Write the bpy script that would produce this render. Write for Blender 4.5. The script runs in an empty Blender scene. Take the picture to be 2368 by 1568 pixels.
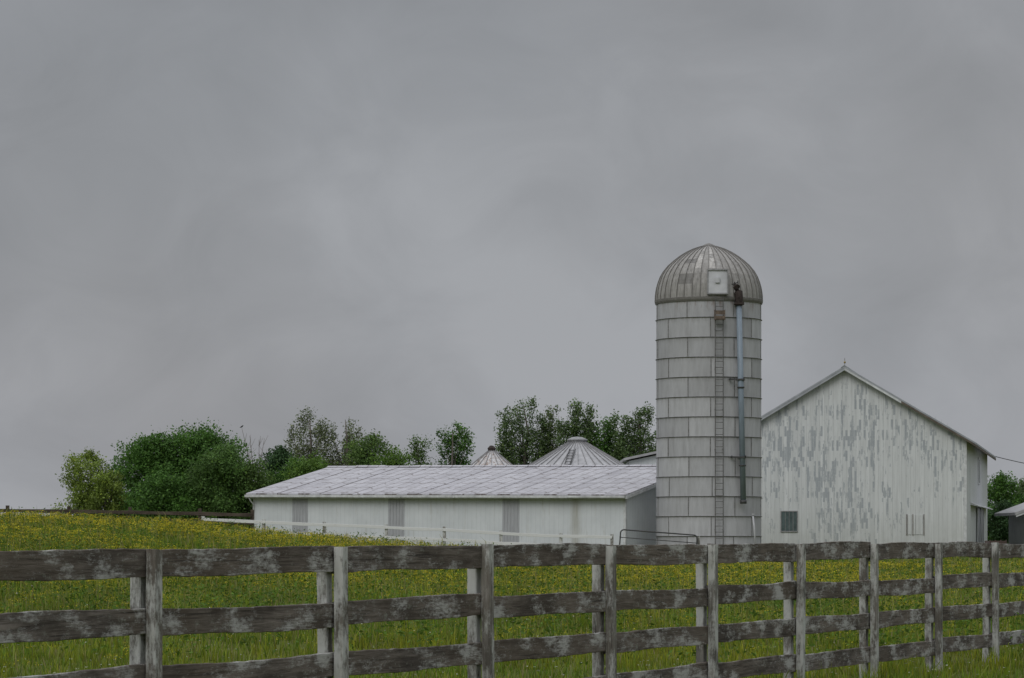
import bpy, math, random
import numpy as np
from mathutils import Vector, Matrix
rng = np.random.default_rng(7); random.seed(7)
scene = bpy.context.scene
COL = scene.collection
EYE = 1.55

# ------------------------------------------------------------------ helpers
def new_mat(name, rough=0.8, metal=0.0, spec=0.3):
    m = bpy.data.materials.new(name); m.use_nodes = True
    nt = m.node_tree
    b = nt.nodes["Principled BSDF"]
    b.inputs["Roughness"].default_value = rough
    b.inputs["Metallic"].default_value = metal
    b.inputs["Specular IOR Level"].default_value = spec
    return m, nt, b
class G:
    """tiny node-graph helper"""
    def __init__(s, nt): s.nt = nt; s.N = nt.nodes; s.L = nt.links
    def put(s, sock, v):
        if isinstance(v, bpy.types.NodeSocket): s.L.new(v, sock)
        elif v is not None:
            if hasattr(sock.default_value, "__len__") and not hasattr(v, "__len__"): v = [v]*len(sock.default_value)
            if hasattr(sock.default_value, "__len__") and len(sock.default_value) == 4 and len(v) == 3: v = (*v, 1)
            sock.default_value = v
    def math(s, op, a, b=None, clamp=False):
        n = s.N.new("ShaderNodeMath"); n.operation = op; n.use_clamp = clamp
        s.put(n.inputs[0], a)
        if b is not None: s.put(n.inputs[1], b)
        return n.outputs[0]
    def coord(s, out="Object"): return s.N.new("ShaderNodeTexCoord").outputs[out]
    def sep(s, v):
        n = s.N.new("ShaderNodeSeparateXYZ"); s.put(n.inputs[0], v); return n.outputs
    def comb(s, x, y, z):
        n = s.N.new("ShaderNodeCombineXYZ"); s.put(n.inputs[0], x); s.put(n.inputs[1], y); s.put(n.inputs[2], z); return n.outputs[0]
    def vadd(s, a, b):
        n = s.N.new("ShaderNodeVectorMath"); n.operation = 'ADD'; s.put(n.inputs[0], a); s.put(n.inputs[1], b); return n.outputs[0]
    def vmul(s, a, b):
        n = s.N.new("ShaderNodeVectorMath"); n.operation = 'MULTIPLY'; s.put(n.inputs[0], a); s.put(n.inputs[1], b); return n.outputs[0]
    def noise(s, v, scale, detail=4, rough=0.55, dist=0):
        n = s.N.new("ShaderNodeTexNoise"); s.put(n.inputs["Vector"], v); n.inputs["Scale"].default_value = scale
        n.inputs["Detail"].default_value = detail; n.inputs["Roughness"].default_value = rough; n.inputs["Distortion"].default_value = dist
        return n.outputs[0]
    def ramp(s, f, stops):
        n = s.N.new("ShaderNodeValToRGB"); s.put(n.inputs[0], f); cr = n.color_ramp
        while len(cr.elements) < len(stops): cr.elements.new(0.5)
        for e, (p, c) in zip(cr.elements, stops):
            e.position = p; e.color = (*c, 1) if hasattr(c, "__len__") else (c, c, c, 1)
        return n.outputs[0]
    def mix(s, f, a, b, mode='MIX'):
        n = s.N.new("ShaderNodeMix"); n.data_type = 'RGBA'; n.blend_type = mode
        s.put(n.inputs[0], f); s.put(n.inputs[6], a); s.put(n.inputs[7], b); return n.outputs[2]
    def attr(s, name):
        n = s.N.new("ShaderNodeAttribute"); n.attribute_name = name; return n.outputs["Color"]
    def bump(s, h, strength=0.4, dist=0.02):
        n = s.N.new("ShaderNodeBump"); n.inputs["Strength"].default_value = strength; n.inputs["Distance"].default_value = dist
        s.put(n.inputs["Height"], h); return n.outputs[0]
    def brick(s, v, w, h, mortar, c1=0.0, c2=1.0, cm=0.5, offset=0.5):
        n = s.N.new("ShaderNodeTexBrick"); s.put(n.inputs["Vector"], v)
        s.put(n.inputs["Color1"], c1 if hasattr(c1,"__len__") else (c1,c1,c1)); s.put(n.inputs["Color2"], c2 if hasattr(c2,"__len__") else (c2,c2,c2)); s.put(n.inputs["Mortar"], cm if hasattr(cm,"__len__") else (cm,cm,cm))
        n.inputs["Scale"].default_value = 1; n.inputs["Mortar Size"].default_value = mortar; n.inputs["Mortar Smooth"].default_value = 0.2
        n.inputs["Brick Width"].default_value = w; n.inputs["Row Height"].default_value = h; n.offset = offset
        return n.outputs
def obj_of(name, me, parent=None, mats=()):
    o = bpy.data.objects.new(name, me); COL.objects.link(o)
    for m in mats: me.materials.append(m)
    if parent: o.parent = parent
    return o
def thing(name, label, category, loc=(0,0,0), yaw=0.0, rot=None, group=None):
    o = bpy.data.objects.new(name, None); COL.objects.link(o)
    o.empty_display_size = 0.3
    o.location = loc; o.rotation_euler = rot if rot else (0, 0, yaw)
    o["label"] = label; o["category"] = category
    if group: o["group"] = group
    return o
def np_mesh(name, V, F, color=None, smooth=False):
    """V (n,3), F (m,k) constant k"""
    me = bpy.data.meshes.new(name); V = np.asarray(V, np.float32); F = np.asarray(F, np.int32)
    m, k = F.shape
    me.vertices.add(len(V)); me.vertices.foreach_set("co", V.ravel())
    me.loops.add(m*k); me.loops.foreach_set("vertex_index", F.ravel())
    me.polygons.add(m); me.polygons.foreach_set("loop_start", np.arange(0, m*k, k, dtype=np.int32))
    try: me.polygons.foreach_set("loop_total", np.full(m, k, np.int32))
    except Exception: pass
    me.update(calc_edges=True)
    if color is not None:
        a = me.color_attributes.new("tint", 'FLOAT_COLOR', 'POINT')
        c = np.ones((len(V), 4), np.float32); c[:, :3] = color
        a.data.foreach_set("color", c.ravel())
    if smooth: me.polygons.foreach_set("use_smooth", np.ones(m, bool))
    return me
class MB:
    def __init__(s): s.v = []; s.f = []; s.m = []; s.c = []
    def face(s, pts, mat=0, tint=1.0):
        i = len(s.v); s.v += [tuple(p) for p in pts]; s.f.append(list(range(i, i+len(pts)))); s.m.append(mat); s.c += [tint]*len(pts)
    def hexa(s, p, mat=0, tint=1.0):
        i = len(s.v); s.v += [tuple(q) for q in p]; s.c += [tint]*8
        for f in ((0,3,2,1),(4,5,6,7),(0,1,5,4),(1,2,6,5),(2,3,7,6),(3,0,4,7)):
            s.f.append([i+k for k in f]); s.m.append(mat)
    def box(s, x0,x1,y0,y1,z0,z1, mat=0, tint=1.0):
        s.hexa([(x0,y0,z0),(x1,y0,z0),(x1,y1,z0),(x0,y1,z0),(x0,y0,z1),(x1,y0,z1),(x1,y1,z1),(x0,y1,z1)], mat, tint)
    def prism(s, prof, y0, y1, mat=0):  # profile in xz, extruded along y
        n = len(prof); i = len(s.v)
        s.v += [(x,y0,z) for x,z in prof] + [(x,y1,z) for x,z in prof]; s.c += [1.0]*(2*n)
        s.f.append([i+k for k in range(n)]); s.f.append([i+n+k for k in reversed(range(n))]); s.m += [mat, mat]
        for k in range(n):
            j = (k+1) % n; s.f.append([i+k, i+n+k, i+n+j, i+j]); s.m.append(mat)
    def tube(s, pts, rad, sides=8, mat=0, cap=True):
        pts = [Vector(p) for p in pts]
        if not hasattr(rad, "__len__"): rad = [rad]*len(pts)
        rings = []
        for k, p in enumerate(pts):
            t = (pts[min(k+1, len(pts)-1)] - pts[max(k-1, 0)]).normalized()
            up = Vector((0,0,1)) if abs(t.z) < 0.9 else Vector((0,1,0))
            a = t.cross(up).normalized(); b = t.cross(a).normalized()
            i = len(s.v)
            for j in range(sides):
                q = 2*math.pi*j/sides
                s.v.append(tuple(p + (a*math.cos(q) + b*math.sin(q))*rad[k])); s.c.append(1.0)
            rings.append(i)
        for k in range(len(rings)-1):
            for j in range(sides):
                j2 = (j+1) % sides
                s.f.append([rings[k]+j, rings[k]+j2, rings[k+1]+j2, rings[k+1]+j]); s.m.append(mat)
        if cap:
            s.f.append([rings[0]+j for j in reversed(range(sides))]); s.m.append(mat)
            s.f.append([rings[-1]+j for j in range(sides)]); s.m.append(mat)
    def lathe(s, prof, segs=48, mat=0, a0=0.0, tints=None):
        i = len(s.v); n = len(prof)
        for k,(r,z) in enumerate(prof):
            for j in range(segs):
                a = a0 + 2*math.pi*j/segs; s.v.append((r*math.sin(a), -r*math.cos(a), z)); s.c.append(1.0)
        for k in range(n-1):
            for j in range(segs):
                j2 = (j+1) % segs
                s.f.append([i+k*segs+j, i+k*segs+j2, i+(k+1)*segs+j2, i+(k+1)*segs+j]); s.m.append(mat)
    def obj(s, name, parent, mats, smooth=False, label=None):
        me = bpy.data.meshes.new(name); me.from_pydata(s.v, [], s.f)
        for m in mats: me.materials.append(m)
        me.polygons.foreach_set("material_index", s.m)
        a = me.color_attributes.new("tint", 'FLOAT_COLOR', 'POINT')
        c = np.ones((len(s.v), 4), np.float32); c[:, :3] = np.array(s.c, np.float32)[:, None]
        a.data.foreach_set("color", c.ravel())
        if smooth: me.polygons.foreach_set("use_smooth", np.ones(len(me.polygons), bool))
        me.update()
        o = bpy.data.objects.new(name, me); COL.objects.link(o)
        if parent: o.parent = parent
        if label: o["label"] = label
        return o

def sstep(a, b, x):
    t = np.clip((x-a)/(b-a), 0, 1); return t*t*(3-2*t)
def wob(x, y, s=1.0):
    return (np.sin(x*0.31*s+1.3+1.7*np.sin(y*0.17*s)) + np.sin(y*0.23*s+2.1*np.sin(x*0.19*s+.5)) + np.sin((x+y)*0.47*s+.7)*.6 + np.sin((x*1.3-y)*0.83*s)*.4)/3.0
def H(x, y):
    x = np.asarray(x, float); y = np.asarray(y, float)
    base = np.interp(y, [0,35,85,118,160,260,600], [0,.03,.25,.30,.60,.65,.65])
    add = np.interp(x, [-60,-30,-15,-9,-7,-3.5,-1,2,6], [1.4,1.70,1.60,1.29,1.02,.70,.50,.22,0])
    amp = sstep(33, 85, y) * np.interp(y, [0,92,118,160,300], [1,1,.56,.22,.1])
    near = np.clip((90-np.abs(x))/60, 0, 1)
    return base + add*amp + .045*wob(x, y, 1.0)*near
def Hf(x, y): return float(H(x, y))

# ------------------------------------------------------------------ materials
def wood_mat(name, dark, light, paint, amount, axis='x', lichen=.40):
    m, nt, b = new_mat(name, .9, 0, .15); g = G(nt)
    c = g.coord(); r = nt.nodes.new("ShaderNodeObjectInfo").outputs["Random"]
    off = g.math('MULTIPLY', r, 137.0)
    c = g.vadd(c, g.comb(off, off, off))
    X = axis == 'x'
    def S(a, t): return (a, t, t) if X else (t, t, a)
    grain = g.noise(g.vmul(c, S(.8, 11)), 3.2, 7, .7, .5)
    col = g.ramp(grain, [(.34, dark), (.5, tuple((p*.5+q*.5) for p, q in zip(dark, light))), (.66, light)])
    blot = g.noise(g.vmul(c, S(.7, 1.8)), 1.6, 5, .65)
    col = g.mix(g.ramp(blot, [(.42, 0), (.60, .72)]), col, tuple(v*.55 for v in dark))
    warm = g.noise(c, .9, 3, .5)
    col = g.mix(g.ramp(warm, [(.40, 0), (.65, .4)]), col, (.125,.098,.072))
    # fine long cracks
    crk = g.noise(g.vmul(c, S(.5, 30)), 2.2, 4, .6)
    col = g.mix(g.ramp(crk, [(.34, .7), (.40, 0)]), col, (.025,.022,.02))
    # worn paint: broad patches gate thin streaks along the grain
    p1 = g.noise(g.vmul(c, S(1.2, 2.4)), 1.9, 3, .6)
    p2 = g.noise(g.vmul(c, S(1.8, 13)), 3.0, 7, .82)
    p3 = g.noise(g.vmul(c, S(1, 2.0)), 22, 5, .78)
    pm = g.math('ADD', g.math('MULTIPLY', p1, .72), g.math('ADD', g.math('MULTIPLY', p2, .48), g.math('MULTIPLY', p3, .36)))
    fac = g.ramp(pm, [(1-amount-.03, 0), (min(1, 1-amount+.09), .88)])
    col = g.mix(fac, col, paint)
    lich = g.noise(g.vmul(c, S(.9, 1.4)), 12, 6, .8)
    col = g.mix(g.ramp(lich, [(.57, 0), (.67, lichen)]), col, (.31,.335,.285))
    g.put(b.inputs["Base Color"], col)
    g.put(b.inputs["Normal"], g.bump(g.math('ADD', grain, g.math('MULTIPLY', fac, .4)), .8, .010))
    return m
m_rail = wood_mat("weathered_rail_wood", (.062,.052,.044), (.235,.207,.182), (.45,.45,.43), .185, 'x', .45)
m_post = wood_mat("weathered_post_wood", (.12,.112,.098), (.33,.32,.29), (.51,.52,.495), .25, 'z')
m_rearpost = wood_mat("pale_post_wood", (.15,.142,.128), (.36,.35,.325), (.53,.54,.52), .28, 'z')
m_whiterail = wood_mat("white_rail_wood", (.38,.38,.37), (.58,.58,.57), (.68,.69,.68), .50)
m_brownwood = wood_mat("brown_rail_wood", (.04,.032,.025), (.11,.09,.075), (.2,.19,.18), .0, 'x', .1)

def simple(name, col, rough=.8, metal=0, var=.25, scale=2.0, stretch=(1,1,1), tint=False, spec=.3):
    m, nt, b = new_mat(name, rough, metal, spec); g = G(nt)
    n = g.noise(g.vmul(g.coord(), stretch), scale, 5, .6)
    c = g.ramp(n, [(.3, tuple(v*(1-var) for v in col)), (.7, tuple(min(1, v*(1+var*.6)) for v in col))])
    if tint: c = g.mix(1.0, c, g.attr("tint"), 'MULTIPLY')
    g.put(b.inputs["Base Color"], c)
    return m

# silo panels
def m_silo_():
    m, nt, b = new_mat("silo_painted_steel", .55, 0, .35); g = G(nt); c = g.coord()
    big = g.noise(c, .6, 4, .55)
    st = g.noise(g.vmul(c, (2.8,2.8,.45)), 1.4, 7, .7)
    col = g.ramp(st, [(.3, (.335,.337,.347)), (.5, (.415,.420,.437)), (.72, (.475,.480,.498))])
    col = g.mix(g.ramp(big, [(.4, 0), (.72, .4)]), col, (.335,.335,.34))
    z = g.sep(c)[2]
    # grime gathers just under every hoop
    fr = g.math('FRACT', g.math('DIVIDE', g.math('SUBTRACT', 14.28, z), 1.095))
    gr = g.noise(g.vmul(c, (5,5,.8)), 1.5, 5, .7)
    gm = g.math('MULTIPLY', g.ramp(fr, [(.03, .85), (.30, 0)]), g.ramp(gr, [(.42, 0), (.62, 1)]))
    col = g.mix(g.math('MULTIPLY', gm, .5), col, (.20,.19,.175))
    rn = g.noise(g.vmul(c, (4,4,.8)), 1.3, 6, .75)
    zmask = g.ramp(g.math('DIVIDE', g.math('SUBTRACT', z, 12.9), 1.4, True), [(.35, 0), (1, 1)])
    rm = g.math('MULTIPLY', g.ramp(rn, [(.52, 0), (.61, 1)]), zmask)
    col = g.mix(g.math('MULTIPLY', rm, .8), col, (.15,.085,.05))
    col = g.mix(1.0, col, g.attr("tint"), 'MULTIPLY')
    g.put(b.inputs["Base Color"], col)
    g.put(b.inputs["Normal"], g.bump(g.noise(c, 1.2, 3), .25, .05))
    return m
m_silo = m_silo_()
def m_seam_():
    m, nt, b = new_mat("dark_bolted_seam", .7, 0, .3); g = G(nt); c = g.coord()
    n = g.noise(c, 7, 4, .7); n2 = g.noise(c, .8, 3, .5)
    g.put(b.inputs["Base Color"], g.mix(g.ramp(n2, [(.4, 0), (.65, .6)]), g.ramp(n, [(.35, (.08,.078,.075)), (.65, (.24,.238,.235))]), (.24,.24,.24)))
    return m
m_seam = m_seam_()
def m_dome_():
    m, nt, b = new_mat("dome_galvanized", .65, .0, .3); g = G(nt); c = g.coord()
    st = g.noise(g.vmul(c, (5,5,.6)), 1.4, 6, .7)
    col = g.ramp(st, [(.35, (.215,.207,.195)), (.65, (.345,.336,.318))])
    dk = g.noise(g.vmul(c, (2.2,2.2,.8)), 1.1, 5, .75)
    col = g.mix(g.ramp(dk, [(.53, 0), (.64, .6)]), col, (.14,.136,.13))
    lt = g.noise(g.vadd(g.vmul(c, (2.6,2.6,.6)), (5,2,9)), 1.2, 4, .6)
    col = g.mix(g.ramp(lt, [(.58, 0), (.70, .45)]), col, (.43,.425,.42))
    col = g.mix(1.0, col, g.attr("tint"), 'MULTIPLY')
    g.put(b.inputs["Base Color"], col)
    return m
m_dome = m_dome_()
m_rib = simple("dome_rib_metal", (.17,.163,.153), .7, .0, .25, 6)
m_whitepaint = simple("white_painted_metal", (.50,.51,.53), .55, 0, .15, 2.5)
m_pipe = simple("blue_grey_pipe_paint", (.20,.245,.29), .5, 0, .18, 3, (3,3,.5))
m_rust = simple("rusted_steel", (.045,.034,.031), .85, 0, .5, 5)
m_rust2 = simple("streaked_rusty_steel", (.15,.115,.09), .85, 0, .6, 5)
m_darkmetal = simple("dark_metal", (.07,.07,.07), .6, .2, .4, 6)
m_greymetal = simple("grey_metal", (.28,.28,.285), .55, .2, .3, 5)
m_ladder = simple("ladder_metal", (.15,.148,.146), .6, .1, .35, 7)

# barn wall: vertical boards with peeling paint
def m_barn_():
    m, nt, b = new_mat("peeling_white_boards", .85, 0, .2); g = G(nt); c = g.coord(); s = g.sep(c)
    u = g.math('ADD', s[0], s[1]); z = s[2]
    uv = g.comb(z, u, 0)
    bk = g.brick(uv, 60.0, .29, .008, .0, 1.0, 0.0, 0.37)     # tall boards
    tone = g.ramp(bk[0], [(0, (.545,.565,.565)), (1, (.625,.645,.645))])
    streak = g.noise(g.comb(g.math('MULTIPLY', u, 5), g.math('MULTIPLY', z, .35), 0), 1.5, 6, .65)
    tone = g.mix(g.ramp(streak, [(.42, 0), (.75, .65)]), tone, (.42,.435,.43))
    # peeled cells: short upright flakes
    pk = g.brick(g.vadd(g.comb(z, u, 0), (3.1, .4, 0)), .66, .145, .003, .0, 1.0, 0.0, 0.41)
    pk2 = g.brick(g.vadd(g.comb(z, u, 0), (1.3, .1, 0)), .35, .0725, .002, .0, 1.0, 0.0, 0.33)
    reg = g.noise(g.comb(g.math('MULTIPLY', u, .33), g.math('MULTIPLY', z, .30), 8.7), 1.0, 2, .5)
    reg2 = g.noise(g.comb(g.math('MULTIPLY', u, 2.9), g.math('MULTIPLY', z, .24), 1.2), 1.0, 3, .6)
    fine = g.noise(g.comb(g.math('MULTIPLY', u, 12), g.math('MULTIPLY', z, 2.4), 0), 1.4, 6, .75)
    zr = g.ramp(g.math('DIVIDE', z, 12.0), [(.12, -.0), (.25, .08), (.50, .16), (.80, .12), (.95, 0)])
    ur = g.ramp(g.math('DIVIDE', u, 15.4), [(.08, .02), (.20, .13), (.60, .15), (.85, .07), (.98, 0)])
    sc = g.math('ADD', g.math('MULTIPLY', pk[0], .26), g.math('ADD', g.math('MULTIPLY', reg, .40), g.math('MULTIPLY', reg2, .58)))
    sc = g.math('ADD', sc, g.math('ADD', g.math('MULTIPLY', fine, .46), g.math('MULTIPLY', pk2[0], .10)))
    sc = g.math('ADD', sc, g.math('ADD', zr, ur))
    pm = g.ramp(g.math('SUBTRACT', sc, .715), [(.46, 0), (.525, 1)])
    rawc = g.ramp(fine, [(.3, (.225,.25,.275)), (.7, (.35,.38,.40))])
    col = g.mix(g.math('MULTIPLY', pm, .80), tone, rawc)
    gm = g.noise(c, 1.6, 5, .65)
    low = g.math('MULTIPLY', g.ramp(g.math('DIVIDE', z, 3.0), [(.1, .55), (1, 0)]), gm)
    col = g.mix(low, col, (.30,.31,.26))
    col = g.mix(g.math('MULTIPLY', bk[1], .45), col, (.25,.25,.25))
    g.put(b.inputs["Base Color"], col)
    g.put(b.inputs["Normal"], g.bump(g.math('SUBTRACT', g.math('MULTIPLY', bk[1], -1), g.math('MULTIPLY', pm, .25)), .4, .02))
    return m
m_barn = m_barn_()
m_barnroof = simple("barn_metal_roof", (.34,.36,.38), .5, .3, .25, 1.2)
m_trimw = simple("white_trim_paint", (.55,.565,.57), .7, 0, .3, 3)
m_soffit = simple("bare_brown_soffit", (.13,.11,.09), .9, 0, .5, 3)
def m_shedwall_():
    m, nt, b = new_mat("white_ribbed_siding", .65, 0, .3); g = G(nt); c = g.coord(); s = g.sep(c)
    u = g.math('ADD', s[0], s[1]); z = s[2]
    rib = g.math('ABSOLUTE', g.math('SINE', g.math('MULTIPLY', u, math.pi/.30)))
    line = g.ramp(rib, [(.0, 1), (.18, 0)])
    n = g.noise(c, .7, 5, .6)
    col = g.ramp(n, [(.3, (.53,.56,.58)), (.7, (.63,.66,.68))])
    st = g.noise(g.comb(g.math('MULTIPLY', u, 2.2), g.math('MULTIPLY', z, .3), 0), 1.4, 5, .65)
    col = g.mix(g.ramp(st, [(.56, 0), (.72, .45)]), col, (.39,.38,.33))
    d = g.math('ABSOLUTE', g.math('SUBTRACT', s[0], 22.35))
    sm = g.math('MULTIPLY', g.ramp(d, [(.05, 1), (.42, 0)]), g.noise(g.comb(g.math('MULTIPLY', u, 6), g.math('MULTIPLY', z, .6), 0), 1.5, 4))
    col = g.mix(g.math('MULTIPLY', sm, 1.0, True), col, (.27,.25,.18))
    col = g.mix(g.math('MULTIPLY', line, .35), col, (.30,.31,.32))
    g.put(b.inputs["Base Color"], col)
    g.put(b.inputs["Normal"], g.bump(rib, .5, .02))
    return m
m_shedwall = m_shedwall_()
def m_shedroof_():
    m, nt, b = new_mat("old_sheet_metal_roof", .5, .1, .4); g = G(nt); c = g.coord(); s = g.sep(c)
    bk = g.brick(g.comb(s[1], s[0], 0), 2.25, .76, .034, .0, 1.0, 0.0, 0.43)
    n = g.noise(g.vmul(c, (1,.5,1)), 1.1, 5, .6)
    col = g.ramp(n, [(.3, (.33,.325,.35)), (.7, (.45,.445,.475))])
    col = g.mix(g.math('MULTIPLY', bk[0], .40), col, (.58,.58,.61))
    rn = g.noise(c, 1.8, 5, .75)
    col = g.mix(g.math('MULTIPLY', bk[1], g.ramp(rn, [(.38, .15), (.54, 1)])), col, (.12,.10,.095))
    lap = g.math('FRACT', g.math('ADD', g.math('DIVIDE', s[1], 1.5), g.math('MULTIPLY', g.noise(g.vmul(c, (.7,0,0)), 1.0, 2), 1.6)))
    lapm = g.ramp(lap, [(.0, 1), (.09, 1), (.12, 0)])
    rn2 = g.noise(g.comb(g.math('MULTIPLY', s[0], .9), g.math('MULTIPLY', s[1], 1.6), 3.0), 2.0, 5, .75)
    col = g.mix(g.math('MULTIPLY', lapm, g.ramp(rn2, [(.40, 0), (.52, .95)])), col, (.14,.12,.115))
    rn4 = g.noise(g.comb(g.math('MULTIPLY', s[0], 1.3), g.math('MULTIPLY', s[1], 2.4), 0), 2.2, 6, .8)
    col = g.mix(g.ramp(rn4, [(.52, 0), (.62, .5)]), col, (.25,.225,.22))
    rn3 = g.noise(g.vmul(c, (4,.5,1)), 1.4, 5, .7)
    col = g.mix(g.ramp(rn3, [(.5, 0), (.70, .55)]), col, (.29,.285,.295))
    g.put(b.inputs["Base Color"], col)
    g.put(b.inputs["Normal"], g.bump(g.math('MULTIPLY', bk[1], -1), .3, .02))
    return m
m_shedroof = m_shedroof_()
m_panel = simple("grey_fibreglass_panel", (.38,.39,.41), .5, 0, .15, 3, (4,1,.5))
m_outwall = simple("pale_outbuilding_wall", (.52,.53,.56), .7, 0, .2, 2, (4,4,.5))
m_concrete = simple("rough_concrete", (.32,.31,.29), .9, 0, .3, 3)
m_glass = simple("dusty_green_glass", (.085,.115,.115), .25, 0, .4, 3, (1,1,1), False, .5)
m_binroof = simple("galvanized_bin_roof", (.38,.38,.39), .5, .15, .25, 2.0)
def m_binrust_():
    m, nt, b = new_mat("rusty_white_bin_roof", .7, 0, .3); g = G(nt); c = g.coord()
    n = g.noise(g.vmul(c, (2.5,2.5,1.2)), 1.6, 6, .75)
    g.put(b.inputs["Base Color"], g.ramp(n, [(.45, (.50,.50,.51)), (.54, (.40,.37,.35)), (.61, (.18,.11,.08))]))
    return m
m_binrust = m_binrust_()
m_redpaint = simple("dull_brown_paint", (.085,.06,.052), .8, 0, .4, 3)
m_rubber = simple("tyre_rubber", (.03,.03,.03), .85, 0, .2, 6)
m_bark = simple("grey_bark", (.13,.115,.10), .95, 0, .4, 4, (4,4,1))
m_deadbark = simple("bleached_bark", (.28,.26,.25), .95, 0, .25, 4, (4,4,1))
m_bird = simple("black_feathers", (.02,.02,.022), .6, 0, .2, 9)

def m_leaf_(name, rough=.6, trans=.25):
    m, nt, b = new_mat(name, rough, 0, .2); g = G(nt)
    c = g.attr("tint"); n = g.noise(g.coord(), .9, 3, .6)
    c2 = g.mix(1.0, c, g.ramp(n, [(.3, .75), (.7, 1.22)]), 'MULTIPLY')
    g.put(b.inputs["Base Color"], c2)
    t = nt.nodes.new("ShaderNodeBsdfTranslucent"); g.put(t.inputs[0], c2)
    ms = nt.nodes.new("ShaderNodeMixShader"); ms.inputs[0].default_value = trans
    nt.links.new(b.outputs[0], ms.inputs[1]); nt.links.new(t.outputs[0], ms.inputs[2])
    nt.links.new(ms.outputs[0], nt.nodes["Material Output"].inputs[0])
    return m
m_leaf = m_leaf_("tree_leaf", .6, .38)
m_grass = m_leaf_("grass_blade", .65, .35)
m_flower = m_leaf_("flower_petal", .7, .2)

# ------------------------------------------------------------------ ground
def axis_pts(lo, hi, step, far, n=16):
    core = np.arange(lo, hi+.01, step)
    g1 = lo - (np.geomspace(1, far, n)); g2 = hi + np.geomspace(1, far, n)
    return np.concatenate([g1[::-1], core, g2])
xs = axis_pts(-60, 60, 1.0, 3000); ys = axis_pts(4, 270, 1.5, 4000)
XX, YY = np.meshgrid(xs, ys); ZZ = H(XX, YY)
V = np.stack([XX, YY, ZZ], -1).reshape(-1, 3)
nx, ny = len(xs), len(ys); idx = np.arange(nx*ny).reshape(ny, nx)
F = np.stack([idx[:-1,:-1], idx[:-1,1:], idx[1:,1:], idx[1:,:-1]], -1).reshape(-1, 4)
mg, nt, b = new_mat("meadow_soil_and_thatch", .95, 0, .1); g = G(nt); c = g.coord()
n1 = g.noise(c, .35, 5, .6); n2 = g.noise(c, 6, 5, .7)
cc = g.mix(g.ramp(n1, [(.35, 0), (.65, 1)]), (.072,.10,.017), (.115,.125,.026))
cc = g.mix(g.ramp(n2, [(.4, 0), (.8, .6)]), cc, (.038,.046,.013))
g.put(b.inputs["Base Color"], cc)
ground = obj_of("ground", np_mesh("ground", V, F, smooth=True), None, [mg]); ground["kind"] = "structure"

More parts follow.
